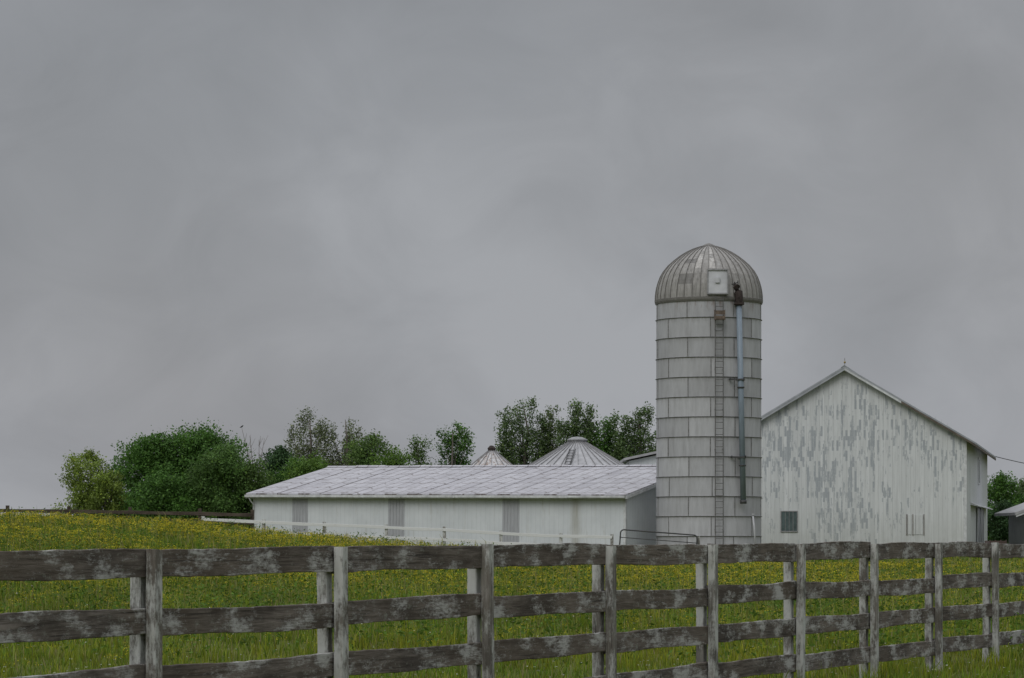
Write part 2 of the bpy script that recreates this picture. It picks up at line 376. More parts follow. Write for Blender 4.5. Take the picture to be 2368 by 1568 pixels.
# ------------------------------------------------------------------ meadow grass
def sample_xy(n, y0, y1, power, margin=3.0, dens=None):
    yy = np.linspace(y0, y1, 400); w = (.40*yy + 2*margin) * yy**(-power); cdf = np.cumsum(w); cdf /= cdf[-1]
    out = np.zeros((0, 2))
    while len(out) < n:
        Y = np.interp(rng.random(n), cdf, yy); X = (rng.random(n)*2-1)*(.20*Y+margin)
        k = np.ones(n, bool) if dens is None else rng.random(n) < dens(X, Y)
        out = np.concatenate([out, np.stack([X[k], Y[k]], 1)])
    return out[:n, 0], out[:n, 1]
def drift(X, Y):
    """broad soft drifts: streaks of growth lying across the slope"""
    return .6*wob(X*.55, Y*1.0, 1.5) + .4*wob(X*1.5+9, Y*1.7, 1.8)
def grass(name, n, y0, y1, power, hmin, hmax, wid, seed_frac, label=None, lean=.40):
    nt_ = n//11; tx, ty = sample_xy(nt_, y0, y1, power)
    th_ = .55 + .95*rng.random(nt_)**1.8; tt_ = rng.standard_normal(nt_)
    kk = rng.integers(0, nt_, n)
    X = tx[kk] + .085*rng.standard_normal(n)*np.clip(ty[kk]/40, 1, 2.3); Y = ty[kk] + .11*rng.standard_normal(n)*np.clip(ty[kk]/40, 1, 2.3)
    Z = H(X, Y) - .02
    patch = drift(X, Y); patch2 = wob(X*1.9+20, Y*1.6-9, 1.3)
    h = (hmin + (hmax-hmin)*rng.random(n)) * (1 + .35*patch2) * th_[kk]
    h *= np.interp(Y, [12, 37, 48], [.40, .58, 1.0])
    seed = rng.random(n) < seed_frac * (1 + .9*patch) * np.clip((Y-36)/10, 0, 1)
    h = np.where(seed, h*1.2+.12, h)
    a = rng.random(n)*2*np.pi; w = wid*(.6+.8*rng.random(n)) * np.clip(Y/45, .7, 2.4); w = np.where(seed, w*.6, w)
    b = rng.random(n)*2*np.pi; L = lean*h*rng.random(n)
    dx, dy = np.cos(a)*w*.5, np.sin(a)*w*.5; lx, ly = np.cos(b)*L, np.sin(b)*L
    P = np.zeros((n, 5, 3))
    P[:,0] = np.stack([X-dx, Y-dy, Z], 1); P[:,1] = np.stack([X+dx, Y+dy, Z], 1)
    mh = np.where(seed, .78, .55); mw = np.where(seed, 1.0, .8)
    P[:,2] = np.stack([X+dx*mw+lx*.35, Y+dy*mw+ly*.35, Z+h*mh], 1); P[:,3] = np.stack([X-dx*mw+lx*.35, Y-dy*mw+ly*.35, Z+h*mh], 1)
    P[:,4] = np.stack([X+lx, Y+ly, Z+h*(1-.12*rng.random(n))], 1)
    g1 = np.array([.100,.188,.017]); g2 = np.array([.275,.290,.026]); g3 = np.array([.36,.315,.15])
    t = np.clip(.42 + .75*patch + .26*tt_[kk] + .22*rng.standard_normal(n), 0, 1)[:, None]
    base = (g1*(1-t) + g2*t) * (.62+.7*rng.random((n,1)))
    dry = (rng.random(n) < .07)[:, None]; base = np.where(dry, g3*.8, base)
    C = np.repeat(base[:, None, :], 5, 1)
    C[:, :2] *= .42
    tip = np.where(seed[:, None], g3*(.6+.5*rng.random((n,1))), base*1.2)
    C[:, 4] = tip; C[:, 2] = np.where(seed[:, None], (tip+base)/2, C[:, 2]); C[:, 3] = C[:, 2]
    k = np.arange(n)[:, None]*5
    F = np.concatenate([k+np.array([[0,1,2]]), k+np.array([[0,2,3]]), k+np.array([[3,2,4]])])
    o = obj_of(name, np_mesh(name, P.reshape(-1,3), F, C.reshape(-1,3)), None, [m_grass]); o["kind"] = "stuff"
    o["label"] = label or "tall green meadow grass with pale seed heads"; o["category"] = "grass"
    return o
grass("meadow_grass", 340000, 12, 104, 1.15, .17, .40, .0125, .11)
grass("pasture_grass", 60000, 104, 230, .6, .15, .3, .02, .06, "rough pasture grass growing around the farm buildings")

# wild parsnip flowers
def fl_d(X, Y):
    p = drift(X, Y); q = wob(X*4.1+5, Y*2.6, 3.1)
    left = np.clip((-X/Y)/.14, 0, 1)*.18
    return np.clip(.10 + left + 1.0*p + .55*q, .004, 1)**1.4 * np.clip((Y-36)/30, .06, 1)
def flowers(name, n, y0, y1, dens, hm, hM, nu, nb, ur, ps, col, stem=True, label="", power=.6):
    X, Y = sample_xy(n, y0, y1, power, 2.5, dens); Z = H(X, Y)
    h = hm + (hM-hm)*rng.random(n)
    Vs, Fs, Cs = [], [], []
    a = rng.random(n)*np.pi; w = .006*np.clip(Y/40, 1, 2)
    sx, sy = np.cos(a)*w, np.sin(a)*w
    lx = .08*rng.standard_normal(n); ly = .08*rng.standard_normal(n)
    P = np.stack([np.stack([X-sx,Y-sy,Z],1), np.stack([X+sx,Y+sy,Z],1), np.stack([X+lx+sx,Y+ly+sy,Z+h],1), np.stack([X+lx-sx,Y+ly-sy,Z+h],1)], 1)
    Vs.append(P.reshape(-1,3)); Cs.append(np.tile([.15,.19,.03], (n*4,1)))
    ux = (X+lx)[:,None] + .13*rng.standard_normal((n,nu)); uy = (Y+ly)[:,None] + .13*rng.standard_normal((n,nu)); uz = (Z+h)[:,None] - .14*rng.random((n,nu)) + .02
    r = ur*(.4+1.3*rng.random((n,nu)))
    q = rng.random((n,nu,nb))*2*np.pi; rr = r[...,None]*np.sqrt(rng.random((n,nu,nb)))
    bx = ux[...,None]+np.cos(q)*rr; by = uy[...,None]+np.sin(q)*rr; bz = uz[...,None] + .12*ur*rng.standard_normal((n,nu,nb))
    B = np.stack([bx,by,bz],-1).reshape(-1,3); M = len(B)
    s = ps*(.6+.8*rng.random(M))*np.repeat(np.clip(Y/55, .7, 1.5), nu*nb)
    e1 = rng.standard_normal((M,3)); e1[:,2] *= .25; e1 /= np.linalg.norm(e1,axis=1)[:,None]
    e2 = np.cross(e1, rng.standard_normal((M,3))*[.4,.4,.4]+[0,0,1]); e2 /= np.linalg.norm(e2,axis=1)[:,None]
    e1 *= s[:,None]; e2 *= s[:,None]
    Q = np.stack([B-e1-e2, B+e1-e2, B+e1+e2, B-e1+e2], 1)
    Vs.append(Q.reshape(-1,3)); Cs.append(np.repeat(np.array(col)*(.55+.7*rng.random((M,1))), 4, 0))
    V = np.concatenate(Vs); F = np.arange(len(V)).reshape(-1,4)
    o = obj_of(name, np_mesh(name, V, F, np.concatenate(Cs)), None, [m_flower]); o["kind"] = "stuff"; o["label"] = label; o["category"] = "wildflowers"
flowers("yellow_wildflowers", 7000, 30, 104, fl_d, .26, .58, 4, 13, .085, .0062, (.48,.415,.018), label="yellow wild parsnip flowers scattered in the meadow")
flowers("white_clover", 2200, 24, 60, None, .12, .26, 1, 4, .012, .007, (.5,.5,.42), label="small white clover heads among the meadow grass", power=1.2)
# broad-leaved weeds
def weeds(n=8000):
    X, Y = sample_xy(n, 34, 100, .9, 2.5, lambda x, y: np.clip(.30+1.0*wob(x*2, y*2, 2), .02, 1)*np.clip((y-34)/12, .15, 1)); Z = H(X, Y)
    k = 13; hh = (.28+.36*rng.random(n))[:,None]; cx = X[:,None]+.08*rng.standard_normal((n,k)); cy = Y[:,None]+.08*rng.standard_normal((n,k)); cz = Z[:,None]+.04+hh*rng.random((n,k))
    B = np.stack([cx,cy,cz],-1).reshape(-1,3); M = len(B)
    e1 = rng.standard_normal((M,3)); e1[:,2] = np.abs(e1[:,2])*.6; e1 /= np.linalg.norm(e1,axis=1)[:,None]
    e2 = np.cross(e1, rng.standard_normal((M,3))); e2 /= np.linalg.norm(e2,axis=1)[:,None]
    L = (.025+.045*rng.random(M))[:,None]
    Q = np.stack([B, B+e1*L*.6+e2*L*.28, B+e1*L*1.3, B+e1*L*.6-e2*L*.28], 1)
    C = np.repeat(np.array([.085,.155,.020])*(.55+.8*rng.random((M,1))), 4, 0)
    o = obj_of("broadleaf_weeds", np_mesh("broadleaf_weeds", Q.reshape(-1,3), np.arange(M*4).reshape(-1,4), C), None, [m_grass]); o["kind"] = "stuff"; o["label"] = "broad green weeds mixed through the meadow"; o["category"] = "weeds"
weeds()

# ------------------------------------------------------------------ fences
def board(L, hw, hh, segs=10, wob_amt=.006, axis='x', bev=.006, seed=0, taper_end=0.0):
    """rough sawn board, length along x (or z), chamfered edges with wandering outline"""
    r = random.Random(seed)
    ph = [r.random()*6.28 for _ in range(6)]
    bow = (r.random()-.5)*2*wob_amt*1.6
    v, f = [], []
    for i in range(segs+1):
        t = i/segs; x = t*L
        def w(k, fr): return wob_amt*(math.sin(ph[k]+fr*t*6.28)*.6 + (r.random()-.5)*.7)
        zb = -hh + w(0, 1.3); zt = hh + w(1, .9); yo = wob_amt*.8*math.sin(ph[2]+t*3.1)
        s = bow*math.sin(math.pi*t); zb += s; zt += s
        prof = [(-hw+bev, zb), (hw-bev, zb), (hw, zb+bev), (hw, zt-bev), (hw-bev, zt), (-hw+bev, zt), (-hw, zt-bev), (-hw, zb+bev)]
        for (y, z) in prof:
            v.append((x, y+yo, z) if axis == 'x' else (z, y+yo*.4, x))
    for i in range(segs):
        for j in range(8):
            j2 = (j+1) % 8; q = [i*8+j, i*8+j2, (i+1)*8+j2, (i+1)*8+j]
            f.append(q if axis == 'z' else q[::-1])
    f.append(list(range(8)) if axis == 'x' else list(range(7,-1,-1))); f.append([segs*8+k for k in (range(7,-1,-1) if axis == 'x' else range(8))])
    me = bpy.data.meshes.new("board"); me.from_pydata(v, [], f); me.update()
    return me
# near paddock fence
d = Vector((.411,.912)).normalized(); yawf = math.atan2(d.y, d.x); P0 = Vector((-2.22, 18.2)); SP = 2.43
fence = thing("wooden_fence", "weathered grey four-rail board fence along the meadow edge", "fence", (P0.x, P0.y, 0), yawf)
sd = 100
tops = {1: .005, 2: .02, 3: .0, 0: -.004, 4: .005, 5: .005, 6: .003, 7: .0, 8: .01}
for n in range(-1, 11):
    w = P0 + d*SP*n; gz = Hf(w.x, w.y)
    sd += 1
    top = 1.482 + tops.get(n, .0)
    me = board(top - (gz-.3), .035, .046, 20, .0055, 'z', .007, sd)
    o = obj_of("fence_post", me, fence, [m_post]); o.location = (SP*n, -.0175-.0375, gz-.3); o.rotation_euler = (random.uniform(-.006,.006), random.uniform(-.008,.008), 0)
    sd += 1
    me = board(1.40 - (gz-.3), .038, .048, 20, .0055, 'z', .007, sd)
    o = obj_of("fence_post", me, fence, [m_rearpost]); o.location = (SP*n-.01, .0175+.041, gz-.3); o.rotation_euler = (0, random.uniform(-.008,.008), 0)
    if n < 10:
        for k, zt in enumerate((-.150, -.523, -.873, -1.228)):
            sd += 1
            me = board(SP-.012, .0165, .083 if k else .087, 26, .0085, 'x', .004, sd)
            o = obj_of("fence_rail", me, fence, [m_rail])
            o.location = (SP*n+.006, 0, EYE+zt+random.uniform(-.011,.011)); o.rotation_euler = (0, random.uniform(-.008,.008), 0)

def far_fence(name, label, pts, spacing_posts, top_h, rails, mats, seed0, post_over=.06, rail_h=.07):
    """pts: list of post (x,y,topz)"""
    e = thing(name, label, "fence", (pts[0][0], pts[0][1], 0))
    o0 = Vector((pts[0][0], pts[0][1], 0)); s = seed0
    for i, (x, y, tz) in enumerate(pts):
        gz = Hf(x, y)-.3; s += 1
        me = board(tz+post_over-gz, .06, .065, 4, .006, 'z', .008, s)
        p = obj_of("fence_post", me, e, [mats[0]]); p.location = (x-o0.x, y-o0.y, gz)
        if i < len(pts)-1:
            x2, y2, t2 = pts[i+1]; dv = Vector((x2-x, y2-y, t2-tz))
            for r in rails:
                s += 1
                me = board(dv.length, .018, rail_h, 6, .012, 'x', .005, s)
                q = obj_of("fence_rail", me, e, [mats[1]])
                q.location = (x-o0.x, y-o0.y-.085, tz-r-rail_h)
                q.rotation_euler = (0, -math.asin(dv.z/dv.length), math.atan2(dv.y, dv.x))
wp = [(-12.20,118,2.336),(-9.81,118,2.216),(-7.41,118,2.117),(-4.97,118,2.014),(-2.68,118,1.926),(-.44,118,1.78),(1.93,118,1.67),(3.95,118,1.63)]
far_fence("white_fence", "old white board fence in front of the long shed", wp, 2.4, 1.3, (.0,.40,.80), (m_rearpost, m_whiterail), 900, .06, .06)
bp = [(-27.6,119.6,2.74),(-25.1,119.6,2.74),(-22.6,119.6,2.73),(-20.2,119.6,2.72),(-17.75,119.6,2.69),(-15.3,119.6,2.66),(-12.5,119.6,2.60),(-10.4,119.6,2.55)]
far_fence("brown_fence", "dark brown board fence along the top of the meadow", bp, 2.4, 1.3, (.02,.34,.68), (m_brownwood, m_brownwood), 1200, .12)

# tube gate
gate = thing("tube_gate", "dark metal tube farm gate with rounded corners", "gate", (4.20,118.1,.50), rot=(0, .075, .15))
b = MB()
def rrect(w, z0, z1, r=.14):
    pts = []
    for cx, cz, a0 in ((w-r, z1-r, 90), (w-r, z0+r, 0), (r, z0+r, -90), (r, z1-r, -180)):
        for k in range(5):
            a = math.radians(a0 - k*22.5); pts.append((cx+r*math.cos(a), 0, cz+r*math.sin(a)))
    pts.append(pts[0]); return pts
b.tube(rrect(3.1, .15, 1.38), .028, 8, 0, False)
b.obj("gate_frame", gate, [m_darkmetal], True)
for z in (.45, .76, 1.07):
    b = MB(); b.tube([(.02,0,z),(3.08,0,z)], .018, 6, 0); b.obj("gate_bar", gate, [m_darkmetal], True)
gp = thing("gate_post", "weathered white wooden gate post beside the tube gate", "post", (7.4,118.8,.1))
obj_of("post", board(1.50, .07, .07, 6, .006, 'z', .01, 77), gp, [m_post])

# ------------------------------------------------------------------ silo
silo = thing("farm_silo", "tall pale grey steel-panel silo with a ribbed dome", "silo", (11.0,167.0,.5), -math.radians(3.77))
R = 2.93; ZT = 14.28; RH = 1.095
w = MB(); PN = 7; SUB = 14
ring_z = [ZT - RH*k for k in range(0, 13)] + [-.6]
for k in range(13):
    z1, z0 = ring_z[k], ring_z[k+1]
    off = math.radians((-22.9 if k % 2 == 0 else -48.6) + random.uniform(-1.2,1.2))
    for p in range(PN):
        t = random.uniform(.86, 1.08)
        for s in range(SUB):
            a0 = off + 2*math.pi*(p + s/SUB)/PN; a1 = off + 2*math.pi*(p + (s+1)/SUB)/PN
            rr = R
            w.face([(rr*math.sin(a0), -rr*math.cos(a0), z0), (rr*math.sin(a1), -rr*math.cos(a1), z0), (rr*math.sin(a1), -rr*math.cos(a1), z1), (rr*math.sin(a0), -rr*math.cos(a0), z1)], 0, t)
        a = off + 2*math.pi*p/PN; da = .026/R
        q0, q1, ro, mt = (a-da, a+da, R+.02, 1)
        e = lambda q, r, z: (r*math.sin(q), -r*math.cos(q), z)
        w.hexa([e(q0, R-.01, z0+.03), e(q0, ro, z0+.03), e(q1, ro, z0+.03), e(q1, R-.01, z0+.03), e(q0, R-.01, z1-.035), e(q0, ro, z1-.035), e(q1, ro, z1-.035), e(q1, R-.01, z1-.035)], mt)
for k in range(1, 13):
    z = ring_z[k]
    w.lathe([(R-.02, z-.022), (R+.03, z-.022), (R+.06, z), (R+.03, z+.011), (R-.02, z+.011)], 84, 1)
w.obj("silo_wall", silo, [m_silo, m_seam])
f = MB(); f.lathe([(R+.25,-.8),(R+.25,.12),(R+.02,.14)], 48, 0); f.obj("foundation", silo, [m_concrete])
# dome
dp = [(1.0,0),(.998,.08),(.988,.16),(.972,.24),(.945,.33),(.905,.43),(.85,.52),(.765,.62),(.66,.71),(.545,.795),(.42,.87),(.29,.93),(.16,.972),(.06,.993),(.0,1.0)]
DR = R+.05; DH = 3.12; NR = 40
dm = MB()
e = lambda q, r, z: (r*math.sin(q), -r*math.cos(q), z)
pt = [random.uniform(.90,1.06) for _ in range(NR)]
for i in range(NR):
    a0 = 2*math.pi*i/NR; a1 = 2*math.pi*(i+1)/NR
    for k in range(len(dp)-1):
        r0, z0 = dp[k][0]*DR, ZT+dp[k][1]*DH; r1, z1 = dp[k+1][0]*DR, ZT+dp[k+1][1]*DH
        t = pt[i]
        deg = math.degrees((a0+a1)/2) % 360
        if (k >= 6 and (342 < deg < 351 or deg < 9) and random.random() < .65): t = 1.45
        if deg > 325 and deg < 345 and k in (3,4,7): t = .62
        am = (a0+a1)/2
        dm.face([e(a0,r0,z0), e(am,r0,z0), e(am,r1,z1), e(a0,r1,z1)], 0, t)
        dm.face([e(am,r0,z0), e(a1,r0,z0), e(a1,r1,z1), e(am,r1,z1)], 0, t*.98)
    for k in range(len(dp)-2):
        r0, z0 = dp[k][0]*DR, ZT+dp[k][1]*DH; r1, z1 = dp[k+1][0]*DR, ZT+dp[k+1][1]*DH
        h0 = .014/max(r0,.25); h1 = .014/max(r1,.25); o = .04
        dm.hexa([e(a0-h0,r0-.005,z0), e(a0-h0,r0+o,z0+.02), e(a0+h0,r0+o,z0+.02), e(a0+h0,r0-.005,z0), e(a0-h1,r1-.005,z1), e(a0-h1,r1+o,z1+.02), e(a0+h1,r1+o,z1+.02), e(a0+h1,r1-.005,z1)], 1)
dm.lathe([(R-.02,ZT-.20),(R+.05,ZT-.20),(R+.09,ZT-.10),(R+.10,ZT+.02),(DR-.02,ZT+.05)], 80, 1)
dm.lathe([(.42,ZT+DH*.975-.06),(.40,ZT+DH*.985),(.18,ZT+DH+.07),(.0,ZT+DH+.12)], 24, 1)
dome = dm.obj("dome_roof", silo, [m_dome, m_rib])
h = MB()
h.hexa([(-.06,-3.08,14.45),(1.04,-3.02,14.45),(1.04,-2.0,14.45),(-.06,-2.0,14.45),(-.06,-3.0,15.78),(1.04,-2.94,15.78),(1.04,-2.0,15.78),(-.06,-2.0,15.78)], 0)
for (x0,x1,z0,z1) in ((-.09,-.02,14.42,15.80),(1.0,1.07,14.42,15.80),(-.02,1.0,15.73,15.81),(-.02,1.0,14.41,14.49)):
    h.hexa([(x0,-3.12,z0),(x1,-3.11,z0),(x1,-2.85,z0),(x0,-2.85,z0),(x0,-3.07,z1),(x1,-3.05,z1),(x1,-2.85,z1),(x0,-2.85,z1)] if z1-z0 > .5 else [(x0,-3.12+(z0-14.4)*.05,z0),(x1,-3.08+(z0-14.4)*.05,z0),(x1,-2.85,z0),(x0,-2.85,z0),(x0,-3.12+(z1-14.4)*.05,z1),(x1,-3.08+(z1-14.4)*.05,z1),(x1,-2.85,z1),(x0,-2.85,z1)], 1)
hatch = h.obj("roof_hatch", dome, [m_whitepaint, m_greymetal], label="square white metal access hatch")
h = MB(); h.box(.36,.60,-3.10,-3.0,15.05,15.32); h.obj("hatch_plate", hatch, [m_whitepaint])
# ladder
la = math.radians(10.7); ev = Vector((math.sin(la), -math.cos(la), 0)); tv = Vector((math.cos(la), math.sin(la), 0))
l = MB()
for sgn in (-1, 1):
    p = ev*(R+.17) + tv*(.22*sgn); l.tube([p+Vector((0,0,.2)), p+Vector((0,0,14.3))], .028, 6)
z = .35
while z < 14.3:
    p = ev*(R+.17); l.tube([p-tv*.22+Vector((0,0,z)), p+tv*.22+Vector((0,0,z))], .020, 5); z += .335
for z in (1.5,3.7,5.9,8.1,10.3,12.5):
    for sgn in (-1,1):
        p = tv*(.22*sgn); l.tube([p+ev*(R-.02)+Vector((0,0,z)), p+ev*(R+.17)+Vector((0,0,z))], .02, 5)
l.obj("ladder", silo, [m_ladder])
l = MB()
def obox(mb, c, hw, hd, z0, z1, mat=0):
    pts = []
    for z in (z0, z1):
        for s1, s2 in ((-1,1),(1,1),(1,-1),(-1,-1)):
            pts.append(tuple(c + tv*(hw*s1) + ev*(hd*s2) + Vector((0,0,z))))
    mb.hexa(pts, mat)
obox(l, ev*(R+.30), .28, .18, 13.0, 13.05)
for s1 in (-1,1):
    for s2 in (-1,1):
        q = ev*(R+.30+.16*s2)+tv*(.26*s1); l.tube([q+Vector((0,0,13.04)), q+Vector((0,0,13.55))], .02, 5)
obox(l, ev*(R+.47), .27, .012, 13.28, 13.5); obox(l, ev*(R+.47), .27, .012, 13.04, 13.2)
l.obj("ladder_platform", silo, [m_rust2], label="small rusty platform near the top of the ladder")
# filler pipe
p = MB(); pa = (1.66,-2.72,13.9); pb = (1.90,-2.62,2.95)
p.tube([pa, pb], .155, 14)
def lerp3(t): return tuple(pa[i]+(pb[i]-pa[i])*t for i in range(3))
for zc in (9.35, 5.05):
    t = (13.9-zc)/(13.9-2.95); c = lerp3(t); c2 = lerp3(t+.006); p.tube([c, c2], .20, 14, 1)
c = lerp3(.985); p.tube([c, lerp3(1.003)], .185, 14, 1)
pipe = p.obj("filler_pipe", silo, [m_pipe, m_darkmetal], True, "long blue-grey blower pipe")
p = MB()
path = [(1.66,-2.72,13.80),(1.66,-2.72,14.25),(1.62,-2.66,14.55),(1.52,-2.52,14.80),(1.36,-2.35,14.88),(1.2,-2.1,14.78)]
p.tube(path, [.19,.22,.24,.23,.2,.2], 8)
p.box(1.40,1.94,-2.98,-2.46,13.86,13.98); p.box(1.5,1.78,-2.90,-2.6,14.0,14.45)
p.obj("pipe_elbow", pipe, [m_rust], label="dark rust-brown hood on top of the pipe")
p = MB(); p.tube([(1.48,-2.55,14.85),(1.42,-2.6,15.12)], .035, 5); p.tube([(1.25,-2.6,14.98),(1.62,-2.6,15.1)], .03, 5); p.tube([(1.62,-2.6,14.95),(1.60,-2.6,15.2)], .03, 5)
p.obj("elbow_crank", pipe, [m_darkmetal])
for zc in (9.75, 5.48):
    t = (13.9-zc)/(13.9-2.95); c = lerp3(t); p = MB()
    p.box(c[0]-.66,c[0]+.22,c[1]-.19,c[1]-.14,zc-.04,zc+.04); p.box(c[0]-.66,c[0]+.22,c[1]+.15,c[1]+.2,zc-.03,zc+.04)
    p.box(c[0]-.60,c[0]-.55,c[1]-.19,c[1]+.4,zc-.05,zc+.09); p.box(c[0]+.16,c[0]+.21,c[1]-.19,c[1]+.5,zc-.05,zc+.09)
    p.obj("pipe_bracket", silo, [m_darkmetal])
p = MB(); p.tube([(2.42,-2.2,2.3),(2.5,-2.2,1.6),(2.6,-2.2,.1)], .05, 8); p.tube([(2.42,-2.2,2.3),(2.42,-2.2,2.36)], .09, 8); p.obj("drain_pipe", silo, [m_whitepaint], True)

# ------------------------------------------------------------------ long shed
shed = thing("long_shed", "long low white metal-sided shed with sheet roof", "shed", (-15.97,178.8,.4), rot=(0, .0095, -math.radians(30)))
SL = 25.7; SD = 17.8; SE = 3.8; SRz = 5.56
b = MB()
wx0, wx1, wy0, wy1 = .34, SL-.18, .34, SD-.34
slope = (SRz-SE)/(SD/2)
def rz(y): return SE + slope*min(y, SD-y)
b.box(wx0, wx1, wy0, wy0+.12, -.8, SE-.06)
b.box(wx0, wx1, wy1-.12, wy1, -.8, SE-.06)
for x0, x1 in ((wx0, wx0+.12), (wx1-.12, wx1)):
    ya, yb, ym = wy0+.12, wy1-.12, SD/2
    P = [(ya,-.8),(yb,-.8),(yb,rz(yb)-.14),(ym,rz(ym)-.14),(ya,rz(ya)-.14)]
    i = len(b.v); n = 5
    b.v += [(x0,y,z) for y,z in P]+[(x1,y,z) for y,z in P]; b.c += [1.0]*10
    b.f += [[i+4,i+3,i+2,i+1,i],[i+5,i+6,i+7,i+8,i+9]]; b.m += [0,0]
    for k in range(5):
        j = (k+1) % 5; b.f.append([i+k,i+j,i+5+j,i+5+k]); b.m.append(0)
b.obj("wall", shed, [m_shedwall])
for x in (3.15, 9.9, 17.6):
    q = MB(); q.box(x, x+1.1, wy0-.02, wy0-.002, .3, SE-.12)
    for k in range(5): q.box(x+.1+k*.21, x+.14+k*.21, wy0-.045, wy0-.02, .3, SE-.12)
    q.obj("wall_panel", shed, [m_panel], label="grey translucent siding panel")
rf = MB(); T = .07
for side in (0, 1):
    y0, y1 = (0, SD/2) if side == 0 else (SD, SD/2)
    nxs = 34
    for i in range(nxs):
        xa, xb = SL*i/nxs, SL*(i+1)/nxs
        j0 = random.uniform(-.015,.015)
        rf.hexa([(xa,y0,SE-T),(xb,y0,SE-T),(xb,y1,SRz-T),(xa,y1,SRz-T),(xa,y0,SE+j0),(xb,y0,SE+j0),(xb,y1,SRz+j0),(xa,y1,SRz+j0)])
for i in range(12):
    xa, xb = SL*i/12, SL*(i+1)/12; j0 = random.uniform(-.02,.02)
    rf.hexa([(xa,SD/2-.2,SRz+.0),(xb,SD/2-.2,SRz+.0),(xb,SD/2+.2,SRz+.0),(xa,SD/2+.2,SRz+.0),(xa,SD/2-.05,SRz+.09+j0),(xb,SD/2-.05,SRz+.09+j0),(xb,SD/2+.05,SRz+.09+j0),(xa,SD/2+.05,SRz+.09+j0)])
roof = rf.obj("roof", shed, [m_shedroof])
q = MB()
for i in range(7):
    xa, xb = SL*i/7, SL*(i+1)/7-.01; j = random.uniform(-.02,.02); q.box(xa, xb, -.02, .03, SE-.27+j, SE-.075); q.box(xa, xb, -.13, -.02, SE-.20+j, SE-.08)
q.obj("gutter", shed, [m_trimw], label="white eave gutter and fascia board")
for x0, x1 in ((-.03,.03),(SL-.03,SL+.03)):
    q = MB()
    q.hexa([(x0,0.04,SE-.26),(x1,0.04,SE-.26),(x1,SD/2,SRz-.26),(x0,SD/2,SRz-.26),(x0,0.04,SE-.075),(x1,0.04,SE-.075),(x1,SD/2,SRz-.075),(x0,SD/2,SRz-.075)])
    q.obj("rake_trim", shed, [m_trimw])
q = MB(); q.tube([(.25,-.06,SE-.2),(.30,.1,SE-.45),(.38,.27,SE-.65),(.38,.27,-.3)], .045, 8); q.obj("downspout", shed, [m_trimw], True)
q = MB(); q.box(wx1-.12, wx1+.025, wy0-.022, wy0+.10, -.5, SE-.1); q.obj("corner_trim", shed, [m_trimw])
q = MB(); q.box(wx0-.02, wx0+.12, wy0-.022, wy0+.10, -.5, SE-.1); q.obj("corner_trim", shed, [m_trimw])

# connecting building
cb = thing("small_outbuilding", "small white gabled outbuilding between shed and barn", "shed", (7.2,191.0,.5))
q = MB(); q.prism([(.3,-.3),(6.2,-.3),(6.2,6.0),(3.4,6.62),(.3,5.95)], 0, 6); q.obj("wall", cb, [m_shedwall])
q = MB(); q.prism([(-.05,5.98),(3.4,6.72),(6.6,6.05),(6.6,6.2),(3.4,6.88),(-.05,6.13)], -.35, 6.3); q.obj("roof", cb, [m_binroof])

# ------------------------------------------------------------------ barn
barn = thing("gable_barn", "large white board barn with peeling paint", "barn", (13.8,193.0,.6), -math.radians(11.3))
BW, BL, BE, BR = 15.4, 33.6, 7.22, 11.80
sl = (BR-BE)/(BW/2)
q = MB()
q.prism([(0,-.8),(BW,-.8),(BW,BE),(BW/2,BR),(0,BE)], 0, .15)
q.prism([(0,-.8),(BW,-.8),(BW,BE),(BW/2,BR),(0,BE)], BL-.15, BL)
q.box(0,.15,.15,BL-.15,-.8,BE); q.box(BW-.15,BW,.15,BL-.15,-.8,BE)
q.obj("wall", barn, [m_barn])
ov = .62; oy = .42; T = .12
q = MB()
zl = BE - sl*ov
q.prism([(-ov,zl+.02),(BW/2,BR+.02),(BW/2,BR+.02+T),(-ov,zl+.02+T)], -oy, BL+oy)
q.prism([(BW/2+.001,BR+.02),(BW+ov,zl+.02),(BW+ov,zl+.02+T),(BW/2+.001,BR+.02+T)], -oy, BL+oy)
q.prism([(BW/2-.22,BR+.02),(BW/2,BR+.16),(BW/2+.22,BR+.02),(BW/2+.22,BR+.06),(BW/2,BR+.21),(BW/2-.22,BR+.06)], -oy-.02, BL+oy+.02)
broof = q.obj("roof", barn, [m_barnroof])
q = MB(); q.prism([(-ov,zl-.14),(BW/2,BR-.14),(BW/2,BR+.015),(-ov,zl+.015)], -oy+.01, -oy+.06); q.obj("rake_board", barn, [m_barnroof])
q = MB(); q.prism([(BW/2+.002,BR-.14),(BW*.5+3.6,BR-.14-sl*3.6),(BW*.5+3.6,BR+.015-sl*3.6),(BW/2+.002,BR+.015)], -oy+.01, -oy+.06)
q.obj("rake_board", barn, [m_trimw])
q = MB()
q.prism([(BW*.5+3.61,BR-.12-sl*3.61),(BW+ov,zl-.12),(BW+ov,zl+.015),(BW*.5+3.61,BR+.015-sl*3.61)], -oy+.02, -oy+.07)
q.box(BW+ov-.04, BW+ov, -oy+.07, BL+oy, zl-.14, zl+.01)
q.obj("eave_board", barn, [m_soffit], label="bare brown eave board with the paint gone")
q = MB()
q.prism([(BW+.01,BE-.03),(BW+ov-.05,zl-.0),(BW+ov-.05,zl+.015),(BW+.01,BE+.012)], -oy+.08, BL+oy-.02)
q.obj("soffit", barn, [m_soffit])
q = MB(); q.box(BW-.16,BW+.022,-.025,.14,-.5,BE-.02); q.obj("corner_trim", barn, [m_trimw])
